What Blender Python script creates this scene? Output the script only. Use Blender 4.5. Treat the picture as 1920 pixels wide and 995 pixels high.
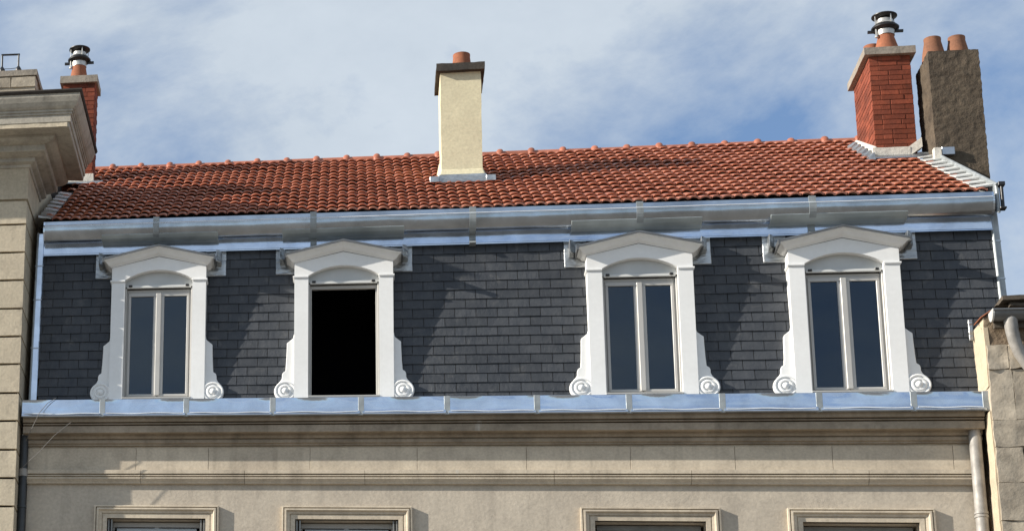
import bpy, bmesh, math, random
from mathutils import Matrix, Vector
random.seed(7)
R_ = random.Random(11)
for o in list(bpy.data.objects): bpy.data.objects.remove(o)
scene = bpy.context.scene
COL = scene.collection

# ------------------------------------------------------------------ units
# The place is laid out in "layout units" (origin: foot of the leftmost dormer's front);
# S turns them into metres, ZS lifts the layout so that the street lies at z = 0.
S = 0.8
ZS = 0.8 * 11.3349 + 1.6
GZ = -ZS / S                      # street level in layout units

# ------------------------------------------------------------------ camera (cropped from a wider picture: lens shift)
IW, IH = 1920.0, 995.0
F_PX, PPX, PPY = 4196.08, -600.61, 848.85
cd = bpy.data.cameras.new("camera"); cam = bpy.data.objects.new("camera", cd); COL.objects.link(cam)
yaw, pitch, roll = 0.303701, 0.288994, -0.086446
def rotm(a, b, c):
    ca, sa, cb, sb, cc, sc = math.cos(a), math.sin(a), math.cos(b), math.sin(b), math.cos(c), math.sin(c)
    Rz = Matrix(((ca, -sa, 0), (sa, ca, 0), (0, 0, 1))); Rx = Matrix(((1, 0, 0), (0, cb, -sb), (0, sb, cb)))
    Ry = Matrix(((cc, 0, sc), (0, 1, 0), (-sc, 0, cc)))
    return Rz @ Rx @ Ry
M = rotm(yaw, pitch, roll)        # columns: right, forward, up
right, fwd, up = M.col[0], M.col[1], M.col[2]
m4 = Matrix(((right[0], up[0], -fwd[0], 2.8781 * S), (right[1], up[1], -fwd[1], -33.6083 * S),
             (right[2], up[2], -fwd[2], 1.6), (0, 0, 0, 1)))
cam.matrix_world = m4
cd.sensor_width = 36.0; cd.sensor_fit = 'HORIZONTAL'
cd.lens = F_PX / IW * 36.0
cd.shift_x = (IW / 2 - PPX) / IW
cd.shift_y = (PPY - IH / 2) / IW
cd.clip_start = 0.1; cd.clip_end = 3000
scene.camera = cam

# ------------------------------------------------------------------ light
SUNV = Vector((3.7, 1.0, -1.68)).normalized()      # direction the sunlight travels
world = bpy.data.worlds.new("World"); scene.world = world; world.use_nodes = True
wn = world.node_tree; wn.nodes.clear()
def wnode(t, **k):
    n = wn.nodes.new(t)
    for a, b in k.items(): setattr(n, a, b)
    return n
wo = wnode('ShaderNodeOutputWorld'); wb = wnode('ShaderNodeBackground'); wb.inputs['Strength'].default_value = 0.100
sky = wnode('ShaderNodeTexSky', sky_type='NISHITA', sun_disc=False)
sky.sun_elevation = math.asin(-SUNV.z); sky.sun_rotation = math.atan2(-SUNV.x, -SUNV.y)
sky.air_density = 1.0; sky.dust_density = 0.3; sky.ozone_density = 3.0
tc = wnode('ShaderNodeTexCoord'); sep = wnode('ShaderNodeSeparateXYZ'); wn.links.new(tc.outputs['Generated'], sep.inputs[0])
add = wnode('ShaderNodeMath', operation='ADD'); add.inputs[1].default_value = 0.5; wn.links.new(sep.outputs['Z'], add.inputs[0])
mx = wnode('ShaderNodeMath', operation='MAXIMUM'); mx.inputs[1].default_value = 0.05; wn.links.new(add.outputs[0], mx.inputs[0])
dx = wnode('ShaderNodeMath', operation='DIVIDE'); dy = wnode('ShaderNodeMath', operation='DIVIDE')
wn.links.new(sep.outputs['X'], dx.inputs[0]); wn.links.new(mx.outputs[0], dx.inputs[1])
wn.links.new(sep.outputs['Y'], dy.inputs[0]); wn.links.new(mx.outputs[0], dy.inputs[1])
cmb = wnode('ShaderNodeCombineXYZ'); wn.links.new(dx.outputs[0], cmb.inputs[0]); wn.links.new(dy.outputs[0], cmb.inputs[1])
mp = wnode('ShaderNodeMapping'); mp.inputs['Rotation'].default_value = (0, 0, 0.7); mp.inputs['Scale'].default_value = (1.0, 1.15, 1.0)
mp.inputs['Location'].default_value = (-17.7, 3.3, 0)
wn.links.new(cmb.outputs[0], mp.inputs[0])
n1 = wnode('ShaderNodeTexNoise'); n1.inputs['Scale'].default_value = 4.5; n1.inputs['Detail'].default_value = 10; n1.inputs['Roughness'].default_value = 0.62; n1.inputs['Distortion'].default_value = 0.2
wn.links.new(mp.outputs[0], n1.inputs['Vector'])
cr = wnode('ShaderNodeValToRGB'); cr.color_ramp.elements[0].position = 0.33; cr.color_ramp.elements[1].position = 0.55
cr.color_ramp.elements[0].color = (0.14, 0.14, 0.14, 1); cr.color_ramp.elements[1].color = (0.88, 0.88, 0.88, 1)
wn.links.new(n1.outputs['Fac'], cr.inputs[0])
n2 = wnode('ShaderNodeTexNoise'); n2.inputs['Scale'].default_value = 9; n2.inputs['Detail'].default_value = 9; n2.inputs['Roughness'].default_value = 0.65
wn.links.new(mp.outputs[0], n2.inputs['Vector'])
cc_ = wnode('ShaderNodeMix', data_type='RGBA'); cc_.inputs[6].default_value = (3.3, 3.8, 4.35, 1); cc_.inputs[7].default_value = (5.2, 5.65, 6.0, 1)
wn.links.new(n2.outputs['Fac'], cc_.inputs[0])
mixs = wnode('ShaderNodeMix', data_type='RGBA')
wn.links.new(cr.outputs[0], mixs.inputs[0]); tint = wnode('ShaderNodeMix', data_type='RGBA', blend_type='MULTIPLY'); tint.inputs[0].default_value = 1.0; tint.inputs[7].default_value = (.76, .94, 1.08, 1)
wn.links.new(sky.outputs[0], tint.inputs[6]); wn.links.new(tint.outputs[2], mixs.inputs[6]); wn.links.new(cc_.outputs[2], mixs.inputs[7])
wn.links.new(mixs.outputs[2], wb.inputs['Color']); wn.links.new(wb.outputs[0], wo.inputs[0])
sd = bpy.data.lights.new("sun", 'SUN'); sd.energy = 5.0; sd.angle = math.radians(0.53); sd.color = (1.0, 0.93, 0.82)
so = bpy.data.objects.new("sun", sd); COL.objects.link(so); so.location = (-30, -20, 60)
so.rotation_euler = SUNV.to_track_quat('-Z', 'Y').to_euler()
scene.view_settings.view_transform = 'Standard'; scene.view_settings.look = 'None'
scene.view_settings.exposure = 0.62; scene.view_settings.gamma = 1.0; scene.view_settings.use_curve_mapping = False

# ------------------------------------------------------------------ materials
def nodes_of(name):
    m = bpy.data.materials.new(name); m.use_nodes = True
    t = m.node_tree; return m, t, t.nodes['Principled BSDF']
def lk(t, a, b): t.links.new(a, b)
def nd(t, typ, **k):
    n = t.nodes.new(typ)
    for a, b in k.items(): setattr(n, a, b)
    return n
def noise(t, vec, scale, detail=4, rough=.55, dist=0):
    n = nd(t, 'ShaderNodeTexNoise'); n.inputs['Scale'].default_value = scale; n.inputs['Detail'].default_value = detail
    n.inputs['Roughness'].default_value = rough; n.inputs['Distortion'].default_value = dist
    lk(t, vec, n.inputs['Vector']); return n.outputs['Fac']
def ramp(t, fac, a, b, c0=0., c1=1.):
    r = nd(t, 'ShaderNodeMapRange'); r.inputs[1].default_value = a; r.inputs[2].default_value = b
    r.inputs[3].default_value = c0; r.inputs[4].default_value = c1; lk(t, fac, r.inputs[0]); return r.outputs[0]
def mixc(t, fac, a, b, mode='MIX'):
    n = nd(t, 'ShaderNodeMix', data_type='RGBA', blend_type=mode)
    for i, v in ((0, fac), (6, a), (7, b)):
        if isinstance(v, (int, float)): n.inputs[i].default_value = v
        elif isinstance(v, tuple): n.inputs[i].default_value = (*v, 1)
        else: lk(t, v, n.inputs[i])
    return n.outputs[2]
def mulmath(t, a, b, op='MULTIPLY'):
    n = nd(t, 'ShaderNodeMath', operation=op)
    for i, v in ((0, a), (1, b)):
        if isinstance(v, (int, float)): n.inputs[i].default_value = v
        else: lk(t, v, n.inputs[i])
    return n.outputs[0]
def position(t, scale=(1, 1, 1)):
    g = nd(t, 'ShaderNodeNewGeometry'); m = nd(t, 'ShaderNodeMapping'); m.inputs['Scale'].default_value = scale
    lk(t, g.outputs['Position'], m.inputs['Vector']); return m.outputs[0]
def rnd(t):
    o = nd(t, 'ShaderNodeObjectInfo'); g = nd(t, 'ShaderNodeNewGeometry')
    return mulmath(t, mulmath(t, o.outputs['Random'], g.outputs['Random Per Island'], 'ADD'), 1.0, 'MODULO')
def bump(t, bs, h, strength, dist=.01):
    b = nd(t, 'ShaderNodeBump'); b.inputs['Strength'].default_value = strength; b.inputs['Distance'].default_value = dist
    lk(t, h, b.inputs['Height']); lk(t, b.outputs[0], bs.inputs['Normal'])

def masonry(name, c1, c2, dirt, scale=1.5, fine=40, bstr=.35, bdist=.006, streak=.5, rough=.85, dirt_amt=.6, piece=0.0, fv=.12, lime=0.0):
    m, t, b = nodes_of(name); p = position(t)
    big = ramp(t, noise(t, p, scale, 6, .6, .4), .32, .68)
    col = mixc(t, big, c1, c2)
    sp = position(t, (2.2, 2.2, .22))
    st = ramp(t, noise(t, sp, 2.6, 5, .6), .52, .78, 0, streak)
    pat = ramp(t, noise(t, p, scale * 2.7, 7, .65), .5, .75, 0, dirt_amt)
    col = mixc(t, mulmath(t, st, pat, 'MAXIMUM'), col, dirt)
    if lime:
        ls = ramp(t, noise(t, position(t, (2.6, 2.6, .35)), 1.9, 4, .6), .66, .74, 0, lime)
        col = mixc(t, mulmath(t, ls, ramp(t, noise(t, p, 7, 5), .35, .6), 'MULTIPLY'), col, (.62, .60, .55))
    g = ramp(t, noise(t, p, fine, 4, .6),   .3, .7, 1 - fv, 1 + fv * .8)
    col = mixc(t, 1.0, col, g, 'MULTIPLY')
    if piece:
        col = mixc(t, 1.0, col, ramp(t, rnd(t), 0, 1, 1 - piece, 1 + piece), 'MULTIPLY')
    lk(t, col, b.inputs['Base Color']); b.inputs['Roughness'].default_value = rough; b.inputs['Specular IOR Level'].default_value = .25
    h = mulmath(t, noise(t, p, fine, 5, .65), mulmath(t, noise(t, p, fine * .18, 4), 2.0), 'ADD')
    bump(t, b, h, bstr, bdist); return m

def simple(name, col, rough=.5, metal=0., var=.12, vscale=4., spec=.5, bstr=0., bscale=20., piece=0., ior=None):
    m, t, b = nodes_of(name); p = position(t)
    f = ramp(t, noise(t, p, vscale, 5), .3, .7, 1 - var, 1 + var)
    c = mixc(t, 1.0, col, f, 'MULTIPLY')
    if piece: c = mixc(t, 1.0, c, ramp(t, rnd(t), 0, 1, 1 - piece, 1 + piece), 'MULTIPLY')
    lk(t, c, b.inputs['Base Color']); b.inputs['Metallic'].default_value = metal
    lk(t, ramp(t, noise(t, p, vscale * 2.3, 4), .3, .7, max(0, rough - .08), rough + .08), b.inputs['Roughness'])
    b.inputs['Specular IOR Level'].default_value = spec
    if bstr: bump(t, b, noise(t, p, bscale, 5, .6), bstr, .004)
    return m

MAT = {}
MAT['render'] = masonry('wall_render', (.54, .475, .385), (.43, .375, .305), (.26, .226, .188), 1.1, 26, .45, .006, .45, .9, .4)
MAT['stone'] = masonry('dressed_stone', (.60, .52, .405), (.46, .395, .31), (.20, .168, .13), 1.3, 34, .35, .004, .5, .85, .45, .05, lime=.55)
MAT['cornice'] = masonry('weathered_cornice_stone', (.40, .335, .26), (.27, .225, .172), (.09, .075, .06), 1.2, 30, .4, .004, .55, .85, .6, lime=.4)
MAT['quoin'] = masonry('quoin_limestone', (.58, .50, .375), (.47, .405, .305), (.25, .213, .17), 1.6, 30, .55, .006, .35, .88, .5, .07)
MAT['ncornice'] = masonry('grey_cornice_stone', (.47, .43, .36), (.36, .33, .28), (.14, .127, .108), 1.5, 30, .5, .005, .7, .88, .6)
MAT['rubble'] = masonry('rough_old_stone', (.46, .40, .315), (.33, .285, .225), (.15, .125, .10), 2.0, 20, .6, .010, .5, .92, .6, .1)
MAT['crumble'] = masonry('crumbling_mortar', (.27, .205, .14), (.18, .135, .095), (.09, .068, .05), 4, 24, 1.0, .02, .4, .95, .7)
MAT['roughcast'] = masonry('dark_roughcast', (.125, .098, .07), (.07, .055, .041), (.03, .024, .019), 3.0, 34, .75, .018, .3, .95, .8)
MAT['yellow'] = masonry('ochre_render', (.54, .45, .325), (.46, .385, .285), (.30, .25, .19), 2.0, 30, .5, .006, .3, .9, .4)
MAT['cream'] = masonry('cream_render', (.69, .63, .435), (.63, .57, .395), (.48, .43, .31), 1.6, 28, .25, .006, .25, .9, .35)
MAT['white'] = masonry('white_paint', (.80, .80, .79), (.74, .74, .73), (.60, .59, .56), 1.3, 14, .12, .003, .22, .5, .18, fv=.03)
MAT['mortar'] = masonry('lime_mortar', (.66, .62, .55), (.56, .53, .47), (.40, .37, .33), 4, 30, .8, .006, .3, .9, .4)
MAT['concrete'] = masonry('concrete_cap', (.33, .29, .24), (.25, .22, .185), (.12, .105, .09), 3, 35, .8, .006, .4, .9, .6)
MAT['darkcap'] = masonry('sooty_cap', (.07, .06, .05), (.05, .045, .04), (.03, .027, .025), 4, 30, .8, .008, .3, .95, .5)
MAT['brick'] = masonry('red_brick', (.235, .06, .031), (.16, .043, .025), (.075, .03, .021), 4, 40, .6, .004, .3, .9, .55, .28)
MAT['brickjoint'] = simple('brick_joint', (.12, .045, .03), .95, 0, .2, 20, .1)
MAT['pot'] = masonry('terracotta_pot', (.33, .12, .062), (.25, .095, .052), (.12, .062, .044), 5, 40, .4, .004, .5, .85, .5)
MAT['oldpot'] = masonry('weathered_pot', (.28, .125, .07), (.20, .095, .058), (.10, .06, .045), 5, 40, .5, .004, .5, .9, .6)
MAT['glassframe'] = simple('window_frame_plastic', (.43, .42, .40), .4, 0, .05, 3)
MAT['plainwhite'] = simple('shutter_plastic', (.60, .60, .58), .45, 0, .05, 3)
MAT['boxshade'] = simple('shutter_box_shade', (.47, .48, .475), .5, 0, .08, 3)  # white box toned grey for the shade under the arch
MAT['black'] = simple('black_metal', (.012, .012, .013), .45, 0, .2, 8)
MAT['steel'] = simple('bright_steel', (.50, .49, .46), .4, .6, .1, 10)
MAT['interior'] = simple('interior_shade', (.006, .006, .008), .95, 0, .1, 2, .0)  # near-black colour stands in for the shade of unlit rooms
MAT['timber'] = simple('deck_timber', (.05, .04, .03), .9, 0, .2, 6, .1)
MAT['deepgrey'] = simple('old_grey_zinc', (.16, .165, .17), .42, .6, .25, 5)
MAT['oldpipe'] = simple('weathered_lead_pipe', (.30, .285, .265), .6, .2, .3, 7, .5, .3, 25)
MAT['darkpipe'] = simple('dark_cast_iron', (.035, .04, .045), .5, 0, .25, 7)
MAT['palegrey'] = simple('pale_sheet_metal', (.58, .58, .56), .5, .2, .2, 6)
MAT['oldtile'] = simple('mossy_dark_tile', (.09, .075, .06), .9, 0, .4, 9, .2, .8, 30)
MAT['curtain'] = simple('net_curtain', (.42, .43, .44), .8, 0, .15, 6)
MAT['ridge'] = simple('ridge_clay', (.34, .115, .065), .5, 0, .22, 5, .4, .3, 40, .1)
MAT['slatblind'] = simple('grey_shutter_slat', (.40, .42, .44), .5, 0, .08, 5)
MAT['strap'] = simple('dull_grey_strap', (.30, .325, .335), .5, .35, .2, 8)
MAT['apron'] = simple('grey_green_zinc', (.40, .44, .445), .45, .35, .22, 3)
MAT['zinc_highlight'] = simple('painted_zinc_highlight', (.72, .75, .79), .35, .3, .15, 6)  # pale tone stands in for the highlight reflected along the zinc
MAT['iron'] = simple('folded_shutter_iron', (.20, .20, .19), .5, .2, .2, 5)
MAT['cable'] = simple('grey_cable', (.16, .15, .14), .6)
MAT['paleground'] = masonry('pale_bounce_ground', (.21, .185, .155), (.17, .15, .125), (.12, .105, .09), .25, 20, .4, .01, .1, .95, .4)  # unseen street, toned pale and warm to bounce light onto shaded stone
MAT['paving'] = simple('paving', (.24, .225, .20), .9, 0, .2, 1.2, .2, .3, 30)
MAT['kerb'] = simple('kerb_stone', (.30, .285, .26), .85, 0, .2, 2, .2, .3, 30)
MAT['rooftop'] = simple('dark_roof_edge', (.045, .038, .033), .85, 0, .3, 6, .2, .5, 25)

def zinc(name, col, rough, wav=.35, wscale=3.0, stain=.25):
    m, t, b = nodes_of(name); p = position(t)
    f = ramp(t, noise(t, p, 2.2, 6, .6, .5), .35, .7, 1 - stain, 1.05)
    c = mixc(t, 1.0, col, f, 'MULTIPLY')
    lk(t, c, b.inputs['Base Color']); b.inputs['Metallic'].default_value = 1.0
    lk(t, ramp(t, noise(t, p, 9, 5), .3, .75, rough, rough + .12), b.inputs['Roughness'])
    p2 = position(t, (.6, 1, 1.6))
    h = mulmath(t, noise(t, p2, wscale, 2, .4), mulmath(t, noise(t, p, 45, 3), .04), 'ADD')
    bump(t, b, h, wav, .03); return m
MAT['zinc'] = zinc('new_zinc_sheet', (.66, .75, .88), .10, .32)
MAT['zinceaves'] = zinc('eaves_zinc', (.50, .56, .64), .15, .35, 3.0, .35)
MAT['zincdull'] = zinc('dull_zinc_sheet', (.50, .53, .57), .34, .35)
MAT['flash'] = zinc('crumpled_flashing', (.60, .62, .63), .40, .9, 12.0, .45)

m, t, b = nodes_of('slate'); p = position(t)
r = rnd(t); f = ramp(t, noise(t, position(t, (1, 1, .6)), 7, 6, .65), .3, .75)
c = mixc(t, f, (.030, .035, .044), (.056, .060, .067)); c = mixc(t, 1.0, c, ramp(t, r, 0, 1, .82, 1.2), 'MULTIPLY')
sc = ramp(t, noise(t, p, 5, 7, .7, .6), .57, .76, 0, .42); c = mixc(t, sc, c, (.17, .165, .155))
lk(t, c, b.inputs['Base Color']); lk(t, ramp(t, r, 0, 1, .50, .62), b.inputs['Roughness']); b.inputs['Specular IOR Level'].default_value = .4
bump(t, b, mulmath(t, noise(t, position(t, (1, 1, .5)), 16, 7, .7), mulmath(t, noise(t, p, 70, 4), .3), 'ADD'), .9, .010); MAT['slate'] = m

m, t, b = nodes_of('clay_tile'); p = position(t); r = rnd(t)
c = mixc(t, ramp(t, r, 0, 1), (.355, .115, .058), (.48, .175, .094)); c = mixc(t, ramp(t, noise(t, p, 3, 6, .6), .45, .75, 0, .6), c, (.24, .082, .05))
c = mixc(t, 1.0, c, ramp(t, noise(t, p, 45, 4), .3, .7, .85, 1.12), 'MULTIPLY')
lk(t, c, b.inputs['Base Color']); b.inputs['Roughness'].default_value = .30; b.inputs['Specular IOR Level'].default_value = .75
bump(t, b, noise(t, p, 60, 4), .25, .003); MAT['tile'] = m

m, t, b = nodes_of('window_glass')
t.nodes.remove(b); out = t.nodes['Material Output']
gl = nd(t, 'ShaderNodeBsdfGlossy'); gl.inputs['Roughness'].default_value = .015; gl.inputs['Color'].default_value = (.74, .87, 1, 1)
tr = nd(t, 'ShaderNodeBsdfTransparent'); tr.inputs['Color'].default_value = (.5, .55, .6, 1)
fr = nd(t, 'ShaderNodeFresnel'); fr.inputs['IOR'].default_value = 1.66
ms = nd(t, 'ShaderNodeMixShader'); lk(t, fr.outputs[0], ms.inputs[0]); lk(t, tr.outputs[0], ms.inputs[1]); lk(t, gl.outputs[0], ms.inputs[2]); lk(t, ms.outputs[0], out.inputs[0])
MAT['glass'] = m

# ------------------------------------------------------------------ mesh helpers
class B:
    def __init__(s): s.v = []; s.f = []
    def add(s, vs, fs):
        n = len(s.v); s.v += [tuple(v) for v in vs]; s.f += [tuple(i + n for i in f) for f in fs]; return s
    def box(s, x0, x1, y0, y1, z0, z1):
        return s.add([(x0, y0, z0), (x1, y0, z0), (x1, y1, z0), (x0, y1, z0), (x0, y0, z1), (x1, y0, z1), (x1, y1, z1), (x0, y1, z1)],
                     [(0, 3, 2, 1), (4, 5, 6, 7), (0, 1, 5, 4), (1, 2, 6, 5), (2, 3, 7, 6), (3, 0, 4, 7)])
    def hexa(s, p):   # 8 points: bottom 4 (ccw), top 4
        return s.add(p, [(0, 3, 2, 1), (4, 5, 6, 7), (0, 1, 5, 4), (1, 2, 6, 5), (2, 3, 7, 6), (3, 0, 4, 7)])
    def prof(s, pts, x0, x1, closed=True, seg=1):   # (y,z) profile extruded along x
        n = len(pts); vs = []; fs = []
        for k in range(seg + 1):
            x = x0 + (x1 - x0) * k / seg; vs += [(x, y, z) for y, z in pts]
        for k in range(seg):
            for i in range(n if closed else n - 1):
                j = (i + 1) % n; fs.append((k * n + i, k * n + j, (k + 1) * n + j, (k + 1) * n + i))
        if closed: fs += [tuple(range(n)), tuple(range(seg * n, seg * n + n))[::-1]]
        return s.add(vs, fs)
    def plate(s, pts, y0, y1):   # (x,z) outline extruded along y
        n = len(pts)
        vs = [(x, y0, z) for x, z in pts] + [(x, y1, z) for x, z in pts]
        fs = [tuple(range(n))[::-1], tuple(range(n, 2 * n))] + [(i, (i + 1) % n, n + (i + 1) % n, n + i) for i in range(n)]
        return s.add(vs, fs)
    def lathe(s, cx, cy, pr, n=20, axis='z', cz=0):
        vs = []; fs = []
        for r, h in pr:
            for i in range(n):
                a = 2 * math.pi * i / n
                if axis == 'z': vs.append((cx + r * math.cos(a), cy + r * math.sin(a), h))
                else: vs.append((cx + r * math.cos(a), h, cz + r * math.sin(a)))
        for k in range(len(pr) - 1):
            for i in range(n):
                j = (i + 1) % n; fs.append((k * n + i, k * n + j, (k + 1) * n + j, (k + 1) * n + i))
        if pr[0][0] > 1e-5: fs.append(tuple(range(n))[::-1])
        if pr[-1][0] > 1e-5: fs.append(tuple(range((len(pr) - 1) * n, len(pr) * n)))
        return s.add(vs, fs)
    def tube(s, path, r, n=10):
        P = [Vector(p) for p in path]; vs = []; fs = []; ref = Vector((0.31, .95, .05)).normalized()
        for i, p in enumerate(P):
            d = (P[min(i + 1, len(P) - 1)] - P[max(i - 1, 0)]).normalized()
            u = d.cross(ref).normalized(); w = d.cross(u).normalized(); rr = r[i] if isinstance(r, (list, tuple)) else r
            for k in range(n):
                a = 2 * math.pi * k / n; vs.append(p + (u * math.cos(a) + w * math.sin(a)) * rr)
        for i in range(len(P) - 1):
            for k in range(n):
                j = (k + 1) % n; fs.append((i * n + k, i * n + j, (i + 1) * n + j, (i + 1) * n + k))
        fs += [tuple(range(n))[::-1], tuple(range((len(P) - 1) * n, len(P) * n))]
        return s.add(vs, fs)
def wall_holes(x0, x1, z0, z1, holes, fy, depth):
    """front sheet y = fy(z) with rectangular holes (xa,xb,za,zb), reveals running back by depth"""
    b = B(); xs = sorted({x0, x1, *[h[0] for h in holes], *[h[1] for h in holes]}); zs = sorted({z0, z1, *[h[2] for h in holes], *[h[3] for h in holes]})
    for i in range(len(xs) - 1):
        for j in range(len(zs) - 1):
            xm, zm = (xs[i] + xs[i + 1]) / 2, (zs[j] + zs[j + 1]) / 2
            if any(h[0] < xm < h[1] and h[2] < zm < h[3] for h in holes): continue
            a, c, e, g = xs[i], xs[i + 1], zs[j], zs[j + 1]
            b.add([(a, fy(e), e), (c, fy(e), e), (c, fy(g), g), (a, fy(g), g)], [(0, 1, 2, 3)])
    for xa, xb, za, zb in holes:
        q = [(xa, za), (xb, za), (xb, zb), (xa, zb)]
        for k in range(4):
            (a, e), (c, g) = q[k], q[(k + 1) % 4]
            b.add([(a, fy(e), e), (c, fy(g), g), (c, fy(g) + depth, g), (a, fy(e) + depth, e)], [(0, 1, 2, 3)])
    return b

ORG = {}; CACHE = {}
def tomesh(name, b, mat, bevel=0, seg=1, smooth=None, merge=False):
    me = bpy.data.meshes.new(name)
    me.from_pydata([(x * S, y * S, z * S) for x, y, z in b.v], [], b.f); 
    bm = bmesh.new(); bm.from_mesh(me)
    if merge: bmesh.ops.remove_doubles(bm, verts=bm.verts, dist=1e-5)
    bmesh.ops.recalc_face_normals(bm, faces=bm.faces)
    if bevel: bmesh.ops.bevel(bm, geom=list(bm.edges), offset=bevel * S, segments=seg, affect='EDGES', profile=.5, clamp_overlap=True)
    bm.to_mesh(me); bm.free()
    me.materials.append(MAT[mat])
    if smooth: me.shade_smooth(); me.set_sharp_from_angle(angle=math.radians(smooth))
    return me
def put(name, me, parent, origin):
    o = bpy.data.objects.new(name, me); COL.objects.link(o); ORG[o.name] = Vector(origin)
    if parent is not None:
        o.parent = parent; o.location = (Vector(origin) - ORG[parent.name]) * S
    else: o.location = Vector(origin) * S + Vector((0, 0, ZS))
    return o
def mk(name, b, mat, parent, origin=(0, 0, 0), key=None, **k):
    """b holds coordinates relative to origin; key shares the mesh between alike pieces"""
    if key and key in CACHE: me = CACHE[key]
    else:
        me = tomesh(name, b() if callable(b) else b, mat, **k)
        if key: CACHE[key] = me
    return put(name, me, parent, origin)
def thing(name, label, cat, origin, group=None):
    o = put(name, None, None, origin); o.empty_display_size = .3
    o['label'] = label; o['category'] = cat
    if group: o['group'] = group
    return o
def rough_box(x0, x1, y0, y1, z0, z1, amp, step, seed=0, freq=6.):
    """a lumpy stone block: subdivided box pushed about by noise"""
    from mathutils import noise as N
    b = B(); nx, ny, nz = max(1, round((x1 - x0) / step)), max(1, round((y1 - y0) / step)), max(1, round((z1 - z0) / step))
    def grid(o, u, v, nu, nv):
        vs = [tuple(o[k] + u[k] * i / nu + v[k] * j / nv for k in range(3)) for j in range(nv + 1) for i in range(nu + 1)]
        b.add(vs, [(j * (nu + 1) + i, j * (nu + 1) + i + 1, (j + 1) * (nu + 1) + i + 1, (j + 1) * (nu + 1) + i) for j in range(nv) for i in range(nu)])
    X, Y, Z = (x1 - x0, 0, 0), (0, y1 - y0, 0), (0, 0, z1 - z0)
    grid((x0, y0, z0), X, Z, nx, nz); grid((x0, y1, z0), X, Z, nx, nz)
    grid((x0, y0, z0), Y, Z, ny, nz); grid((x1, y0, z0), Y, Z, ny, nz)
    grid((x0, y0, z0), X, Y, nx, ny); grid((x0, y0, z1), X, Y, nx, ny)
    b.v = [tuple(Vector(v) + N.noise_vector(Vector(v) * freq + Vector((seed * 7.3, 0, 0))) * amp * .7 + N.noise_vector(Vector(v) * freq * 3.1 + Vector((0, seed, 0))) * amp * .35) for v in b.v]
    return b

# ------------------------------------------------------------------ ground
def structure(o): o['kind'] = 'structure'; return o
structure(mk('unseen_ground', B().add([(-600, -600, 0), (600, -600, 0), (600, 600, 0), (-600, 600, 0)], [(0, 1, 2, 3)]), 'paleground', None, (0, 0, GZ)))
structure(mk('pavement', B().box(-60, 60, -3.4, 14, 0.005, .17), 'paving', None, (0, 0, GZ)))
structure(mk('kerb', B().box(-60, 60, -3.62, -3.402, 0.005, .185), 'kerb', None, (0, 0, GZ), bevel=.02))

# ================================================================== THE HOUSE
DX = [0.0, 2.799, 7.029, 9.776]            # dormer axes
house = thing('terraced_house', 'long beige terraced house with slate mansard, four white dormers and red tile roof', 'house', (5, 2.5, GZ + .17))
XL, XR = -1.95, 11.28
WINS = [(x - .74, x + .74, -3.95, -1.915) for x in (.04, 2.835, 7.03, 9.77)]
mk('wall', wall_holes(XL, XR, GZ + .17, -1.34, WINS, lambda z: .05, .34), 'render', house)
mk('gable_wall', B().add([(XL, .06, GZ + .17), (XL, 11.3, GZ + .17), (XL, 11.3, 3.0), (XL, 5.68, 6.4), (XL, .3, 3.02), (XL, .1, 0)], [(0, 1, 2, 3, 4, 5)])
   .add([(XR, .06, GZ + .17), (XR, 11.3, GZ + .17), (XR, 11.3, -.2), (XR, .06, -.2)], [(0, 1, 2, 3)])
   .add([(11.80, .12, -.3), (11.80, 11.3, -.3), (11.80, 11.3, 3.0), (11.80, 5.68, 6.4), (11.80, .3, 3.02)], [(0, 1, 2, 3, 4)])
   .add([(XL, 11.3, GZ + .17), (11.8, 11.3, GZ + .17), (11.8, 11.3, 3.0), (XL, 11.3, 3.0)], [(0, 1, 2, 3)]), 'render', house)
mk('attic_floor', B().box(XL + .01, 11.79, .12, 11.25, -.5, -.3), 'timber', house)
mk('room_shade_partition', B().box(XL + .01, XR - .01, 1.4, 1.5, GZ + .2, -.52), 'interior', house)
mk('attic_shade_partition', B().box(XL + .02, 11.78, 2.0, 2.1, -.28, 3.0), 'interior', house)
# ---- frieze, string course, cornice
fz = mk('frieze', B().box(XL, XR, .03, .25, -1.17, -.72), 'stone', house)
js = [XL, -.28, .81, 2.31, 3.85, 5.38, 6.80, 8.19, 9.46, 10.99, XR]
for a, c in zip(js, js[1:]):
    mk('stone_block', B().box(a + .0025 - (a + c) / 2, c - .0025 - (a + c) / 2, R_.uniform(-.002, .002), .028, -1.165, -.80), 'stone', fz, ((a + c) / 2, 0, 0), bevel=.003)
sc_prof = [(.04, -1.16), (-.06, -1.168), (-.062, -1.228), (-.02, -1.232), (-.02, -1.244), (-.05, -1.247), (-.05, -1.262), (-.018, -1.266), (-.018, -1.278), (-.046, -1.281), (-.044, -1.305), (-.032, -1.318), (-.010, -1.345), (.0, -1.37), (.046, -1.375)]
scs = mk('string_course', B().box(XL + .01, XR - .01, .02, .2, -1.36, -1.18), 'stone', house)
js2 = [XL, -.2, 1.35, 3.1, 5.75, 7.6, 9.9, XR]
for a, c in zip(js2, js2[1:]):
    mk('stone_block', B().prof(sc_prof, a + .003 - (a + c) / 2, c - .003 - (a + c) / 2), 'stone', scs, ((a + c) / 2, 0, 0))
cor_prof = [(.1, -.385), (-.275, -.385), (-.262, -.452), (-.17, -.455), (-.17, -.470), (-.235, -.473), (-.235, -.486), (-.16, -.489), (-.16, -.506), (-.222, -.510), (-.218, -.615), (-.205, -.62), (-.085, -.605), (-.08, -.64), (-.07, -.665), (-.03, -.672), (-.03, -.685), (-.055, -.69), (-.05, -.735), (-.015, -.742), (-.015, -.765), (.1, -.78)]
mk('cornice', B().prof(cor_prof, XL - .06, 11.36, seg=1), 'cornice', house)
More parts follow.
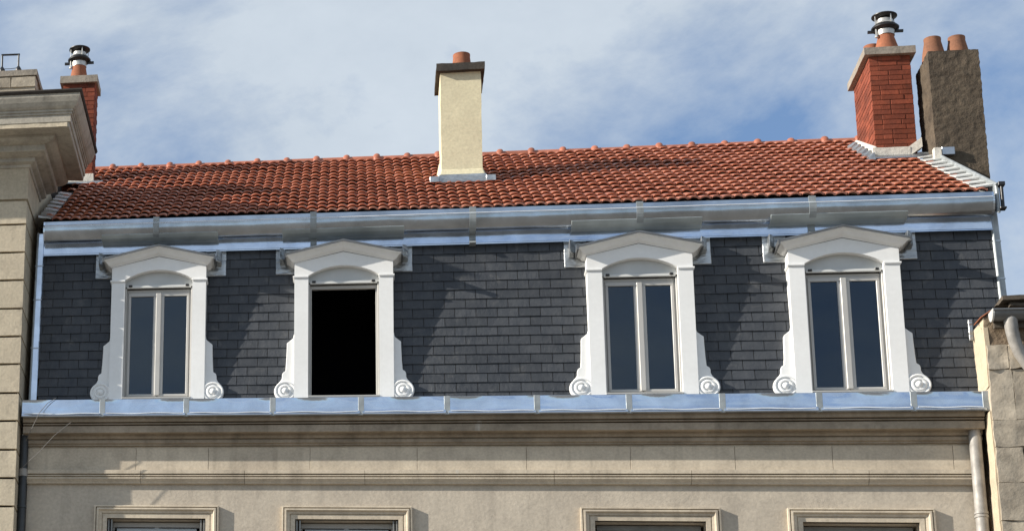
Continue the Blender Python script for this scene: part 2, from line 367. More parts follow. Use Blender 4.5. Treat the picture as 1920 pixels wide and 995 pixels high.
# ---- lower zinc gutter: panels between standing joints
gut = mk('zinc_gutter', B().prof([(.2, -.37), (-.315, -.375), (-.315, -.13), (.2, -.13)], -2.02, 11.37), 'zincdull', house)
GX = [-2.04, -.78, .49, 1.77, 3.05, 4.27, 5.52, 6.77, 8.01, 9.27, 10.47, 11.385]
gp = [(-.318, -.116), (-.342, -.116), (-.345, -.120), (-.344, -.126), (-.343, -.20), (-.341, -.27), (-.339, -.315), (-.342, -.34), (-.352, -.362), (-.366, -.374), (-.372, -.386), (-.364, -.398), (-.318, -.40)]
for i in range(len(GX) - 1):
    a, c = GX[i], GX[i + 1]; xm = (a + c) / 2
    bb = B(); n = len(gp); seg = 14; ph = R_.uniform(0, 6); vs = []; fs = []
    for k in range(seg + 1):
        u = k / seg; x = a + .02 + (c - a - .04) * u - xm
        for q, (y, z) in enumerate(gp):
            w = .0035 * math.sin(u * 7 + ph) * (1 if 3 <= q <= 7 else 0) - (.010 * (abs(u - .5) * 2) ** 6 if 5 <= q <= 8 else 0)
            vs.append((x, y + w, z + (.004 * math.sin(u * 11 + ph) if q in (7, 8) else 0)))
    for k in range(seg):
        for q in range(n): fs.append((k * n + q, k * n + (q + 1) % n, (k + 1) * n + (q + 1) % n, (k + 1) * n + q))
    fs += [tuple(range(n)), tuple(range(seg * n, seg * n + n))[::-1]]
    bb.add(vs, fs); zp = mk('zinc_panel', bb, 'zinc', gut, (xm, 0, 0), smooth=50)
    mk('fold_highlight', B().tube([((a + .05 + (c - a - .10) * q / 10) - xm, -.353, -.350 + .006 * math.sin(q * .9 + ph)) for q in range(11)], .0105, 6), 'zinc_highlight', gut, (xm, 0, 0), smooth=60)  # wavy pale tube paints the highlight line along the lower fold
for x in GX[1:]:
    mk('joint_cover', lambda: B().box(-.042, .042, -.354, -.316, -.402, -.1145), 'strap', gut, (x if x < 11.3 else 11.37, 0, 0), key='jc', bevel=.003)

# ---- lower windows
def lower_window(i, xc):
    hw, zt = .74, -1.915
    w = mk('window', B().box(-.70, .70, .30, .345, -3.92, zt - .03), 'interior', house, (xc, 0, 0), key='lw_back')
    steps = [(.19, .0, .035), (.165, -.02, .05), (.135, -.005, .05), (.085, .015, .05), (.04, .022, .05)]
    ab = B()
    prof = [(.195, .052), (.195, -.012), (.172, -.016), (.168, .020), (.158, .020), (.154, -.02), (.128, -.022), (.108, .010), (.080, .018), (.076, .036), (.066, .036), (.062, .022), (.0, .024), (.0, .10)]   # (distance outward from opening, y)
    vs = []
    for d, y in prof:
        vs += [(-hw - d, y, -3.95), (-hw - d, y, zt + d), (hw + d, y, zt + d), (hw + d, y, -3.95)]
    fs = []
    for k in range(len(prof) - 1):
        for q in range(3): fs.append((k * 4 + q, k * 4 + q + 1, (k + 1) * 4 + q + 1, (k + 1) * 4 + q))
    ab.add(vs, fs)
    mk('architrave', ab, 'stone', w, (xc, 0, 0), key='arch')
    fr_ = B().box(-.70, .70, .235, .30, zt - .09, zt - .012).box(-.70, -.64, .235, .30, -3.92, zt - .09).box(.64, .70, .235, .30, -3.92, zt - .09).box(-.035, .035, .235, .30, -3.92, zt - .09)
    mk('window_frame', fr_, 'iron' if i > 1 else 'glassframe', w, (xc, 0, 0), bevel=.006)
    if i < 2:
        for k in range(8):
            mk('shutter_slat', lambda: B().prof([(.20, 0), (.186, -.02), (.186, -.05), (.20, -.062), (.226, -.05), (.226, -.01)], -.60, .60), 'slatblind', w, (xc, 0, zt - .115 - .066 * k), key='slat')
        for sx in (-1, 1):
            for k in range(2):
                mk('folding_shutter', lambda: B().box(-.011, .011, .06, .22, -3.93, zt - .012), 'iron', w, (xc + sx * (.715 - .045 * k), 0, 0), key='fold%d' % k)
    else:
        for sx in (-1, 1):
            mk('pane', lambda: B().box(-.30, .30, .268, .274, -3.9, zt - .09), 'glass', w, (xc + sx * .337, 0, 0), key='lpane')
            cb = B(); vs = []
            for k in range(41):
                u = k / 40; x = -.31 + .62 * u; y = .291 + .004 * math.sin(u * 40 + i) + .003 * math.sin(u * 93 + sx)
                vs += [(x, y, -3.9), (x, y, zt - .1 - .10 * abs(u - (0 if sx > 0 else 1)) * (1 if i == 2 else .2))]
            cb.add(vs, [(2 * k, 2 * k + 1, 2 * k + 3, 2 * k + 2) for k in range(40)])
            mk('curtain', cb, 'curtain', w, (xc + sx * .337, 0, 0), smooth=60)
    return w
for i, x in enumerate((.04, 2.835, 7.03, 9.77)): lower_window(i, x)

# ---- mansard slope with slates
T = .08; SY = lambda z: .09 + T * z
HO = [(x - .56, x + .56, .0, 2.05) for x in DX]
man = mk('mansard_slope', wall_holes(-1.87, 11.80, -.3, 2.62, HO, lambda z: SY(z) + .012, .10), 'timber', house)
SW, SH = .305, .1535
cell = []
row = 0; z = -.06
cuts = [(x - .705, x + .705) for x in DX]
while z < 2.52:
    off = (row % 2) * SW / 2 + R_.uniform(-.012, .012)
    iv = []; a = -1.87
    for c0, c1 in cuts: iv.append((a, c0)); a = c1
    iv.append((a, 11.79))
    k0 = int((-1.87 - off) / SW) - 2
    for lo, hi in iv:
        for k in range(k0, k0 + 52):
            xa, xb = max(lo, k * SW + off), min(hi, (k + 1) * SW + off)
            if xb - xa < .03: continue
            cell.append((xa, xb, z))
    z += SH; row += 1
CP = Vector((2.8781, -33.6083, -11.335))
cell.sort(key=lambda c: -(c[1] - c[0]) / (Vector(((c[0] + c[1]) / 2, SY(c[2]), c[2])) - CP).length)
def slate_pts(w, j=0., tilt=0., dz=0.):
    h = SH * 1.22; yb, yt = -.020 + j, -.003
    g = .0042
    x0, x1 = -w / 2 + g, w / 2 - g
    P = [(x0, yb, dz + tilt), (x1, yb, dz - tilt), (x1, yb + .011, dz), (x0, yb + .011, dz), (x0, yt + T * h, h), (x1, yt + T * h, h), (x1, yt + .008 + T * h, h), (x0, yt + .008 + T * h, h)]
    return P
stuff = B()
slate_mesh = {}
for n, (xa, xb, zz) in enumerate(cell):
    w = xb - xa; o = ((xa + xb) / 2, SY(zz), zz)
    if n < 300:
        kind = n % 6
        bb = B().hexa(slate_pts(SW, R_.uniform(-.003, .003), R_.uniform(-.002, .002), R_.uniform(-.002, .002)))
        ob = mk('slate', bb, 'slate', man, o, key='slate%d' % kind); ob.scale.x = w / SW
    else:
        P = slate_pts(w, R_.uniform(-.003, .003), R_.uniform(-.002, .002), R_.uniform(-.002, .002))
        stuff.hexa([(p[0] + o[0], p[1] + o[1], p[2] + o[2]) for p in P])
so_ = mk('remaining_slates', stuff, 'slate', man); so_['kind'] = 'stuff'
# zinc edge strips of the mansard
for xa, xb in ((-1.985, -1.86), (11.785, 11.885)):
    e = mk('edge_strip', B().hexa([(xa, SY(-.1) - .05, -.1), (xb, SY(-.1) - .05, -.1), (xb, SY(-.1) + .12, -.1), (xa, SY(-.1) + .12, -.1),
                                   (xa, SY(2.95) - .05, 2.95), (xb, SY(2.95) - .05, 2.95), (xb, SY(2.95) + .12, 2.95), (xa, SY(2.95) + .12, 2.95)]), 'zinc' if xa < 0 else 'strap', house, bevel=.012)
    mk('strip_bead', B().tube([(xa + .02, SY(zz) - .055, zz) for zz in (-.1, 1, 2, 2.95)], .016), 'strap', e)
    for zz in (.9, 1.75, 2.35): mk('lap_joint', B().box(xa - .004, xb + .004, SY(zz) - .056, SY(zz) + .05, zz, zz + .018), 'zincdull', e)

# ---- flat zinc band on top of the slates
band = mk('zinc_band', B().prof([(SY(2.6) + .04, 2.69), (SY(2.6) - .075, 2.69), (SY(2.55) - .08, 2.55), (SY(2.53) - .092, 2.538), (SY(2.53) - .092, 2.522), (SY(2.53) + .02, 2.522)], -1.86, 11.79, seg=24), 'zinc', house)
# ---- eaves gutter (half round front with upstand)
up_prof = [(.28, 3.03), (.030, 3.045), (.022, 3.035), (.024, 2.978), (.016, 2.972), (-.004, 2.956), (-.014, 2.946), (-.017, 2.936), (-.014, 2.922), (-.012, 2.915), (-.010, 2.89), (-.003, 2.855), (.014, 2.812), (.038, 2.772), (.075, 2.735), (.12, 2.708), (.17, 2.694), (.235, 2.69), (.32, 2.692)]
eg = mk('eaves_gutter', B().prof(up_prof, -1.83, 11.78, seg=20), 'zinceaves', house, smooth=38)
for x in (-.06, 2.35, 4.70, 7.07, 9.42):
    pts = [(y - .010, z_) for y, z_ in up_prof[1:]] ; bp = pts + [(.30, 2.70)]
    mk('gutter_bracket', lambda: B().prof([(.05, 3.06), (-.004, 3.055)] + [(y - .016, z_ - .004) for y, z_ in up_prof[3:18]] + [(.2, 2.60), (.13, 2.52), (.3, 2.52), (.3, 3.0)], -.047, .047), 'strap', eg, (x, 0, 0), key='ubr')
mk('gutter_bead_or_highlight', B().tube([(x_ * 1.0, -.012, 2.948 + .0015 * math.sin(x_ * 1.7)) for x_ in [-1.82 + 13.59 * q / 30 for q in range(31)]], .011, 8), 'zinc_highlight', eg, smooth=60)  # pale tube paints the bright reflection along the gutter's bead
for x in (-1.835, 11.785):
    mk('gutter_end_cap', B().prof([(y - .006, z_ - .004) for y, z_ in up_prof], -.012, .012), 'zinc', eg, (x, 0, 0))

# ---- dormers
def dormer(i, xc, opened=False):
    o0 = (xc, 0, 0)
    hw, ow, zs, za = .73, .522, 1.99, 2.15
    # surround: pilasters + arched head in one outline
    def surround():
        arc = []; c = ow; h = za - zs; rr = (c * c + h * h) / (2 * h); cz = za - rr; a0 = math.asin(c / rr)
        for k in range(17):
            a = a0 - 2 * a0 * k / 16; arc.append((rr * math.sin(a), cz + rr * math.cos(a)))
        b = B()
        # pilasters
        for s in (-1, 1):
            xs = sorted((s * ow, s * hw)); b.box(xs[0], xs[1], 0, .26, -.06, zs)
        # head as strips, so that every face is convex
        tops = lambda x: 2.20 + .175 * (1 - abs(x) / hw) 
        xs = [hw, *[p[0] for p in arc], -hw]; zb = [zs, *[p[1] for p in arc], zs]
        for k in range(len(xs) - 1):
            x1, x0 = xs[k], xs[k + 1]; z1, z0 = zb[k], zb[k + 1]
            b.hexa([(x0, .002, z0), (x1, .002, z1), (x1, .26, z1), (x0, .26, z0), (x0, .002, tops(x0)), (x1, .002, tops(x1)), (x1, .26, tops(x1)), (x0, .26, tops(x0))])
        return b
    d = mk('dormer', surround, 'white', house, o0, key='d_sur')
    if opened: d['label'] = 'dormer whose casement stands open on an interior painted black for shade'
    # pediment: raking mouldings swept from tip to tip
    def pediment():
        b = B()
        pr = [(0, 0), (-.015, .0), (-.02, .012), (-.04, .018), (-.065, .034), (-.10, .07), (-.135, .092), (-.15, .098), (-.15, .118), (.10, .118)]   # (y, height above the raking line)
        n = len(pr); vs = []
        for xx, z0, st in ((-hw - .004, 2.200, 1), (0, 2.382, 0), (hw + .004, 2.200, -1)):
            for y, h in pr:
                xo = xx - st * (-y if y < 0 else 0) * .78
                vs.append((xo, y, z0 + h - (abs(y) * .19 if (st and y < 0) else 0)))
        fs = []
        for k in range(2):
            for q in range(n - 1): fs.append((k * n + q, k * n + q + 1, (k + 1) * n + q + 1, (k + 1) * n + q))
        b.add(vs, fs)
        # returns along the cheeks
        for s in (-1, 1):
            v2 = []
            base = [vs[(0 if s < 0 else 2) * n + q] for q in range(n)]
            for q, p in enumerate(base): v2 += [p, (p[0], .30, p[2])]
            b.add(v2, [(2 * q, 2 * q + 1, 2 * q + 3, 2 * q + 2) for q in range(n - 1)])
        return b
    mk('pediment', pediment, 'white', d, o0, key='d_ped')
    def zroof():
        b = B(); t_ = .016
        ez, az = 2.295, 2.507
        for s in (-1, 1):
            x0, x1 = 0, s * .868
            P = [(x0, -.165, az), (x1, -.165, ez), (x1, .34, ez + .03), (x0, .34, az + .03)]
            P2 = [(p[0], p[1], p[2] + t_) for p in P]
            b.hexa(P + P2)
            # drip edge turned down
            b.hexa([(x0, -.168, az - .014), (x1, -.168, ez - .014), (x1, -.158, ez - .014), (x0, -.158, az - .014), (x0, -.168, az + t_ * .5), (x1, -.168, ez + t_ * .5), (x1, -.158, ez + t_ * .5), (x0, -.158, az + t_ * .5)])
            xa, xb = sorted((s * .85, s * .874)); b.box(xa, xb, -.165, .30, ez - .055, ez + .022)
        return b
    mk('zinc_roof', zroof, 'deepgrey', d, o0, key='d_zr')
    mk('roof_apron', lambda: B().prof([(.30, 2.785), (.016, 2.785), (.028, 2.765), (.064, 2.726), (.111, 2.697), (.165, 2.682), (.30, 2.680)], -.92, .90), 'apron', d, o0, key='d_apr', bevel=.006)
    for s in (-1, 1):
        def flash():
            b = B(); xa, xb = sorted((s * .70, s * 1.02)); off = -.034
            b.hexa([(xa, SY(2.11) + off, 2.11), (xb, SY(2.11) + off, 2.11), (xb, SY(2.11) - .01, 2.11), (xa, SY(2.11) - .01, 2.11),
                    (xa, SY(2.525) + off, 2.525), (xb, SY(2.525) + off, 2.525), (xb, SY(2.525), 2.525), (xa, SY(2.525), 2.525)])
            xa, xb = sorted((s * .875, s * .955))
            b.hexa([(xa, .05, 2.30), (xb, .14, 2.30), (xb, .27, 2.26), (xa, .27, 2.26), (xa, .06, 2.50), (xb, .15, 2.50), (xb, .29, 2.50), (xa, .29, 2.50)])
            return b
        mk('flashing', flash, 'flash', d, o0, key='d_fl%d' % s, bevel=.006)
        # impost moulding
        xa, xb = sorted((s * (ow - .004), s * (hw + .022)))
        mk('impost', lambda: B().box(xa, xb, -.022, .20, zs - .035, zs - .006).box(xa + .008, xb - .008, -.011, .2, zs - .05, zs - .034), 'white', d, o0, key='d_imp%d' % s, bevel=.004)
        # scroll console
        def console():
            pts = [(.70, 1.06), (.735, 1.05), (.745, .985), (.80, .935), (.838, .905), (.840, .80), (.848, .60), (.858, .45), (.895, .425), (.908, .39), (.908, .335), (.93, .29), (.965, .25), (.99, .19), (.99, .02), (.95, -.06), (.70, -.06)]
            if s < 0: pts = [(-x, z) for x, z in pts][::-1]
            return B().plate(pts, .055, .22)
        c = mk('console', console, 'white', d, o0, key='d_con%d' % s, bevel=.006)
        def volute():
            b = B().lathe(s * .86, 0, [(.160, .12), (.165, .05), (.158, .012), (.145, .002), (.132, .004), (.124, .020), (.110, .022), (.102, .008), (.088, -.004), (.072, -.004), (.064, .012), (.050, .014), (.046, -.004), (.036, -.020), (.018, -.030), (0.0, -.032)], 28, 'y', .115)
            return b
        mk('volute', volute, 'white', d, o0, key='d_vol%d' % s, smooth=40)
    # roller shutter box and guide bar
    mk('shutter_box', lambda: B().box(-.521, .521, .10, .25, 1.905, 2.16), 'boxshade', d, o0, key='d_box')
    mk('shutter_bar', lambda: B().box(-.495, .495, .065, .10, 1.872, 1.915), 'plainwhite', d, o0, key='d_bar', bevel=.006)
    for s in (-1, 1):
        mk('shutter_stop', lambda: B().box(-.028, .028, .045, .066, 1.888, 1.922), 'black', d, (xc + s * .44, 0, 0), key='d_stop', bevel=.006)
        mk('guide_rail', lambda: B().box(-.012, .012, .085, .15, -.02, 1.875), 'glassframe', d, (xc + s * .509, 0, 0), key='d_rail', bevel=.004)
    mk('sill', lambda: B().prof([(.02, -.02), (-.012, .012), (-.012, .028), (.10, .045), (.26, .045), (.26, -.02)], -.521, .521), 'glassframe', d, o0, key='d_sill')
    mk('window_frame', lambda: B().box(-.497, .497, .14, .20, 1.815, 1.868).box(-.497, .497, .14, .20, .046, .078).box(-.497, -.474, .14, .20, .078, 1.815).box(.474, .497, .14, .20, .078, 1.815), 'glassframe', d, o0, key='d_wf', bevel=.004)
    if not opened:
        for s in (-1, 1):
            def sash():
                b = B(); x0, x1 = -.235, .235
                b.box(x0, x1, .125, .185, 1.752, 1.812).box(x0, x1, .125, .185, .080, .122)
                b.box(x0, x0 + (.040 if s < 0 else .080), .125, .185, .122, 1.752).box(x1 - (.080 if s < 0 else .040), x1, .125, .185, .122, 1.752)
                return b
            sa = mk('sash', sash, 'glassframe', d, (xc + s * .2375, 0, 0), key='d_sash%d' % s, bevel=.005)
            mk('pane', lambda: B().box(-.205, .205, .150, .156, .11, 1.76), 'glass', d, (xc + s * .2375, 0, 0), key='d_pane')
        mk('meeting_stile', lambda: B().box(-.04, .04, .105, .128, .09, 1.80), 'glassframe', d, o0, key='d_ms', bevel=.008)
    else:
        mk('room_shade_box', B().add([(-.48, .21, .05), (.48, .21, .05), (.48, .21, 1.86), (-.48, .21, 1.86), (-1.3, 1.9, -.25), (1.3, 1.9, -.25), (1.3, 1.9, 2.5), (-1.3, 1.9, 2.5)],
                                      [(0, 1, 5, 4), (1, 2, 6, 5), (2, 3, 7, 6), (3, 0, 4, 7), (4, 5, 6, 7)]), 'interior', d, o0)  # black box behind the opening, its colour standing in for shade
    return d
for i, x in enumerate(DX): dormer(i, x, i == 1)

# ---- tiled roof
RT = .615; RC = 2.985; RA = math.atan(RT); ca, sa = math.cos(RA), math.sin(RA)
EY, RY = .20, 5.68
RZ = lambda y: RC + RT * y
roof = mk('tiled_roof', B().add([(-1.95, EY + .05, RZ(EY + .05) - .10), (11.84, EY + .05, RZ(EY + .05) - .10), (11.84, RY, RZ(RY) - .10), (-1.95, RY, RZ(RY) - .10),
                                (-1.95, 11.3, RZ(0.06) - .10), (11.84, 11.3, RZ(.06) - .10)], [(0, 1, 2, 3), (3, 2, 5, 4)]), 'timber', house)
TW, NR = .307, 17
TG = (RY - EY) / ca / NR
def wave(u):      # two rounded rolls per tile, narrow valleys, u in 0..1
    v = (u * 2) % 1.0
    return .024 * (math.sin(math.pi * min(1, max(0, (v - .04) / .80))) ** .5)
US = [0, .02, .05, .09, .14, .20, .26, .32, .38, .43, .47, .5, .53, .57, .62, .68, .74, .80, .86, .91, .95, .985, 1.0]
def tile_geo(dv, rot, lift):
    vs = []; fs = []; n = len(US)
    for v, wz in ((-.010, .028 + lift), (-.017, .048 + lift), (-.008, .060 + lift), (TG * .35, .042 + lift), (TG * 1.08, .004)):
        for u in US:
            x = (u - .5) * (TW - .009); w = wave(u) + wz + (.004 * math.sin(u * 9) if v < 0 else 0)
            vv = v + dv + rot * x
            vs.append((x, vv * ca - w * sa, vv * sa + w * ca))
    for k in range(4):
        for q in range(n - 1): fs.append((k * n + q, k * n + q + 1, (k + 1) * n + q + 1, (k + 1) * n + q))
    return vs, fs
def blocked(x, y):
    for xa, xb, ya, yb in ((4.36, 5.0, 2.6, 3.2), (11.1, 11.6, 3.5, 4.5), (-2.15, -1.6, 3.9, 4.4)):
        if xa + .1 < x < xb - .1 and ya + .1 < y < yb - .1: return True
    return False
tiles = []
for r in range(NR):
    off = (r % 2) * TW / 2
    x = -1.74 + off - TW
    while x < 11.66:
        if x + TW / 2 > -1.80 and x + TW / 2 < 11.62:
            v = r * TG; y = EY + v * ca; zz = RZ(EY) + v * sa + .011 * math.sin(x * .8 + 1) + .006 * math.sin(x * 2.3 + r * .7)
            if not blocked(x + TW / 2, y + .15): tiles.append((r, x + TW / 2, y, zz))
        x += TW
big = sorted(tiles, key=lambda t_: (t_[0], -t_[1]))[:300]; bigset = set(big)
rest = B()
for n, tl in enumerate(tiles):
    r, x, y, zz = tl
    dv, rt, lf = R_.uniform(-.008, .008), R_.uniform(-.015, .015), R_.uniform(-.004, .006)
    if tl in bigset:
        def tb():
            v_, f_ = tile_geo(dv, rt, lf); return B().add(v_, f_)
        mk('roof_tile', tb, 'tile', roof, (x, y, zz), key='tile%d' % (n % 8), smooth=50)
    else:
        v_, f_ = tile_geo(dv, rt, lf); rest.add([(p[0] + x, p[1] + y, p[2] + zz) for p in v_], f_)
ro = mk('remaining_roof_tiles', rest, 'tile', roof, smooth=50); ro['kind'] = 'stuff'
# ridge tiles with collars
RP = .528; x = -1.72 + .1
def ridge_tile():
    b = B(); n = 9; vs = []; fs = []
    for xx, rr in ((-RP / 2 - .02, .142), (RP / 2 - .085, .142), (RP / 2 - .075, .160), (RP / 2 - .06, .178), (RP / 2 - .03, .188), (RP / 2 + .0, .186), (RP / 2 + .025, .17), (RP / 2 + .035, .14)):
        for k in range(n):
            a = math.pi * (k / (n - 1)) * 1.16 - .25; vs.append((xx, rr * math.cos(a), rr * math.sin(a) * .92))
    for q in range(7):
        for k in range(n - 1): fs.append((q * n + k, q * n + k + 1, (q + 1) * n + k + 1, (q + 1) * n + k))
    return b.add(vs, fs)
while x < 11.55:
    mk('ridge_tile', ridge_tile, 'ridge', roof, (x, RY, RZ(RY) - .075 + R_.uniform(-.006, .006)), key='ridge', smooth=40); x += RP
# right verge: stepped zinc soakers and verge board
for r in range(NR - 6):
    v = r * TG; y = EY + v * ca; zz = RZ(EY) + v * sa
    def soak():
        w0, w1 = .085, .035
        P = [(-.11, -w0 * sa, w0 * ca), (.115, -w0 * sa, w0 * ca + .03)]
        q0 = (TG * 1.04); b = B()
        return b.hexa([(-.11, -.07 * sa, .07 * ca), (.115, -.07 * sa, .09 * ca), (.115, q0 * ca - .04 * sa, q0 * sa + .06 * ca), (-.11, q0 * ca - .03 * sa, q0 * sa + .04 * ca),
                       (-.11, -.085 * sa, .085 * ca), (.115, -.105 * sa, .12 * ca), (.115, q0 * ca - .055 * sa, q0 * sa + .085 * ca), (-.11, q0 * ca - .045 * sa, q0 * sa + .055 * ca)])
    mk('zinc_soaker', soak, 'palegrey', roof, (11.72, y, zz), key='soak')
mk('verge_board', B().hexa([(11.83, .05, RZ(.05) - .30), (11.875, .05, RZ(.05) - .30), (11.875, 2.93, RZ(2.93) - .30), (11.83, 2.93, RZ(2.93) - .30),
                            (11.83, .05, RZ(.05) + .14), (11.875, .05, RZ(.05) + .14), (11.875, 2.93, RZ(2.93) + .14), (11.83, 2.93, RZ(2.93) + .14)]), 'strap', roof, bevel=.01)
mk('verge_cap', B().tube([(11.855, .03, RZ(.03) + .145), (11.855, 2.93, RZ(2.93) + .145)], .024), 'strap', roof)
mk('verge_hook', B().hexa([(11.89, .02, 2.80), (11.925, .02, 2.80), (11.925, .10, 2.80), (11.89, .10, 2.80), (11.89, .02, 3.13), (11.925, .02, 3.13), (11.925, .10, 3.13), (11.89, .10, 3.13)]).box(11.86, 11.95, .0, .11, 3.13, 3.19).box(11.86, 11.945, .0, .11, 2.77, 2.80), 'black', roof, bevel=.006)
# left edge flashing against the neighbour
for r in range(8):
    v = r * TG; y = EY + v * ca; zz = RZ(EY) + v * sa
    mk('edge_flashing', lambda: B().hexa([(-.13, -.05 * sa, .05 * ca + .03), (.08, -.06 * sa, .05 * ca), (.08, TG * ca, TG * sa + .03), (-.13, TG * ca, TG * sa + .06), (-.13, -.07 * sa, .07 * ca + .05), (.08, -.08 * sa, .07 * ca), (.08, TG * ca, TG * sa + .05), (-.13, TG * ca, TG * sa + .09)]), 'flash', roof, (-1.83, y, zz), key='edgefl')

# ---- chimneys of the house
def pot(name, parent, cx, cy, z0, h, rb, rt, mat='pot'):
    return mk(name, B().lathe(0, 0, [(rb * 1.02, 0), (rb, .02), (rb * .93, h * .35), (rt * 1.01, h * .85), (rt * 1.03, h * .93), (rt * 1.03, h), (rt * .82, h), (rt * .78, h * .6), (0, h * .55)], 22), mat, parent, (cx, cy, z0), smooth=35)
def cowl(parent, cx, cy, z0):
    c = mk('cowl', B().lathe(0, 0, [(.135, -.05), (.138, .05), (.132, .05), (.128, -.05)], 22), 'steel', parent, (cx, cy, z0), smooth=35)
    mk('cowl_ring', B().lathe(0, 0, [(.15, .04), (.205, .075), (.21, .095), (.17, .14), (.10, .15), (.10, .04)], 24), 'black', c, (cx, cy, z0), smooth=35)
    mk('cowl_throat', B().lathe(0, 0, [(.165, .142), (.15, .175), (.125, .185), (.12, .24), (.10, .245)], 22), 'steel', c, (cx, cy, z0), smooth=35)
    mk('cowl_cap', B().lathe(0, 0, [(.04, .26), (.17, .285), (.192, .30), (.192, .315), (.12, .345), (0, .36)], 26), 'black', c, (cx, cy, z0), smooth=35)
    for a in range(4):
        an = a * math.pi / 2 + .4; x, y = .165 * math.cos(an), .165 * math.sin(an)
        mk('cowl_strut', B().tube([(x, y, .08), (x, y, .30)], .008, 6), 'steel', c, (cx, cy, z0))
    mk('clamp_bolt', B().box(-.265, -.13, -.02, .02, .015, .055).box(.13, .265, -.02, .02, .015, .055), 'black', c, (cx, cy, z0))
    mk('clamp_strap', B().tube([(-.148, -.06, .09), (-.15, -.062, -.08)], .014, 6).lathe(-.15, -.065, [(.0, -.11), (.025, -.1), (.025, -.07), (0, -.06)], 8), 'steel', c, (cx, cy, z0))
    return c
BL, BH, BC, BD = .275, .079, .0875, .131
def unit_brick(): return B().box(-.5, .5, -.5, .5, -.5, .5)
def brick_stack(parent, x0, x1, y0, y1, z0, z1):
    core = mk('mortar_core', B().box(x0 + .007, x1 - .007, y0 + .007, y1 - .007, z0, z1), 'brickjoint', parent)
    n = int((z1 - z0) / BC)
    for c in range(n):
        zc = z1 - (c + .5) * BC
        def run(a, e, odd):
            L = e - a; out = []; p = a
            first = BL * (.5 if odd else 1.0)
            while p < e - .02:
                q = min(p + (first if p == a else BL + .0125 * 0), e); 
                if e - q < .10: q = e
                out.append((p + .0045, q - .0045)); p = q
            return out
        odd = c % 2
        fx = (x0, x1) if odd else (x0 + BD, x1 - BD); fy = (y0 + BD, y1 - BD) if odd else (y0, y1)
        L = []
        for a, e in run(*fx, (c // 1) % 3 == 1): L += [(a, e, y0, y0 + BD), (a, e, y1 - BD, y1)]
        for a, e in run(*fy, (c // 1) % 3 == 2): L += [(x0, x0 + BD, a, e), (x1 - BD, x1, a, e)]
        for a, e, f0, f1 in L:
            if zc + .1 < RZ(f0) - .05: continue
            j = R_.uniform(-.003, .003)
            ob = mk('brick', unit_brick, 'brick', parent, ((a + e) / 2 + j, (f0 + f1) / 2 + j, zc), key='brick', bevel=.03)
            ob.scale = (e - a, f1 - f0, BH)
# central cream chimney
zc0 = 4.2
ch = mk('chimney', rough_box(4.362, 5.008, 2.55, 3.32, zc0, 6.60, .008, .12, 3), 'cream', house, smooth=40)
ch['label'] = 'cream rendered chimney with sooty cap and one short pot'
mk('plinth', B().hexa([(4.30, 2.47, 4.62), (5.07, 2.47, 4.62), (5.07, 3.35, 5.0), (4.30, 3.35, 5.0), (4.355, 2.545, 4.83), (5.015, 2.545, 4.83), (5.015, 3.33, 5.3), (4.355, 3.33, 5.3)]), 'cream', ch, bevel=.015)
mk('cap', rough_box(4.30, 5.07, 2.46, 3.40, 6.60, 6.735, .010, .09, 5), 'darkcap', ch, smooth=40)
pot('chimney_pot', ch, 4.72, 2.78, 6.70, .33, .165, .135)
mk('lead_apron', B().hexa([(4.31, 2.40, 4.53), (5.06, 2.40, 4.53), (5.06, 2.53, 4.53), (4.31, 2.53, 4.53), (4.31, 2.45, 4.70), (5.06, 2.45, 4.70), (5.06, 2.55, 4.72), (4.31, 2.55, 4.72)]), 'flash', ch, bevel=.01)
for s, xx in ((-1, 4.245), (1, 5.125)):
    mk('soaker', B().hexa([(xx - .075, 2.38, RZ(2.38) + .085), (xx + .075, 2.38, RZ(2.38) + .085), (xx + .075, 2.80, RZ(2.80) + .06), (xx - .075, 2.80, RZ(2.80) + .06), (xx - .075, 2.40, RZ(2.38) + .20), (xx + .075, 2.40, RZ(2.38) + .20), (xx + .075, 2.80, RZ(2.80) + .10), (xx - .075, 2.80, RZ(2.80) + .10)]), 'flash', ch, bevel=.008)
# right brick chimney
bx0, bx1, by0, by1 = 11.06, 11.67, 3.42, 4.62
cb = mk('chimney', B().box(bx0 + .02, bx1 - .02, by0 + .02, by1 - .02, 4.9, 6.9), 'brickjoint', house)
cb['label'] = 'broad red brick chimney with steel cowl at the right end'
brick_stack(cb, bx0, bx1, by0, by1, 5.0, 6.955)
mk('cap', rough_box(bx0 - .075, bx1 + .075, by0 - .075, by1 + .08, 6.957, 7.085, .006, .10, 8), 'concrete', cb, smooth=35)
pot('chimney_pot', cb, 11.40, 3.70, 7.085, .40, .185, .12); cowl(cb, 11.40, 3.70, 7.50)
pot('chimney_pot', cb, 11.30, 4.25, 7.085, .46, .15, .12)
mk('mortar_fillet', rough_box(bx0 - .05, bx1 - .12, by0 - .06, by0 + .05, 5.13, 5.30, .010, .08, 4).hexa([(bx1 - .14, by0 - .06, 5.13), (bx1 + .06, by0 - .06, 5.29), (bx1 + .06, by0 + .05, 5.29), (bx1 - .14, by0 + .05, 5.13), (bx1 - .14, by0 - .05, 5.30), (bx1 + .06, by0 - .05, 5.46), (bx1 + .06, by0 + .05, 5.46), (bx1 - .14, by0 + .05, 5.30)]), 'mortar', cb, smooth=40)
mk('side_mortar_fillet', B().hexa([(bx0 - .06, by0 - .06, 5.14), (bx0 + .02, by0 - .06, 5.14), (bx0 + .02, by1, 5.82), (bx0 - .06, by1, 5.82), (bx0 - .04, by0 - .06, 5.32), (bx0 + .02, by0 - .06, 5.32), (bx0 + .02, by1, 6.02), (bx0 - .04, by1, 6.02)]), 'mortar', cb, bevel=.02)
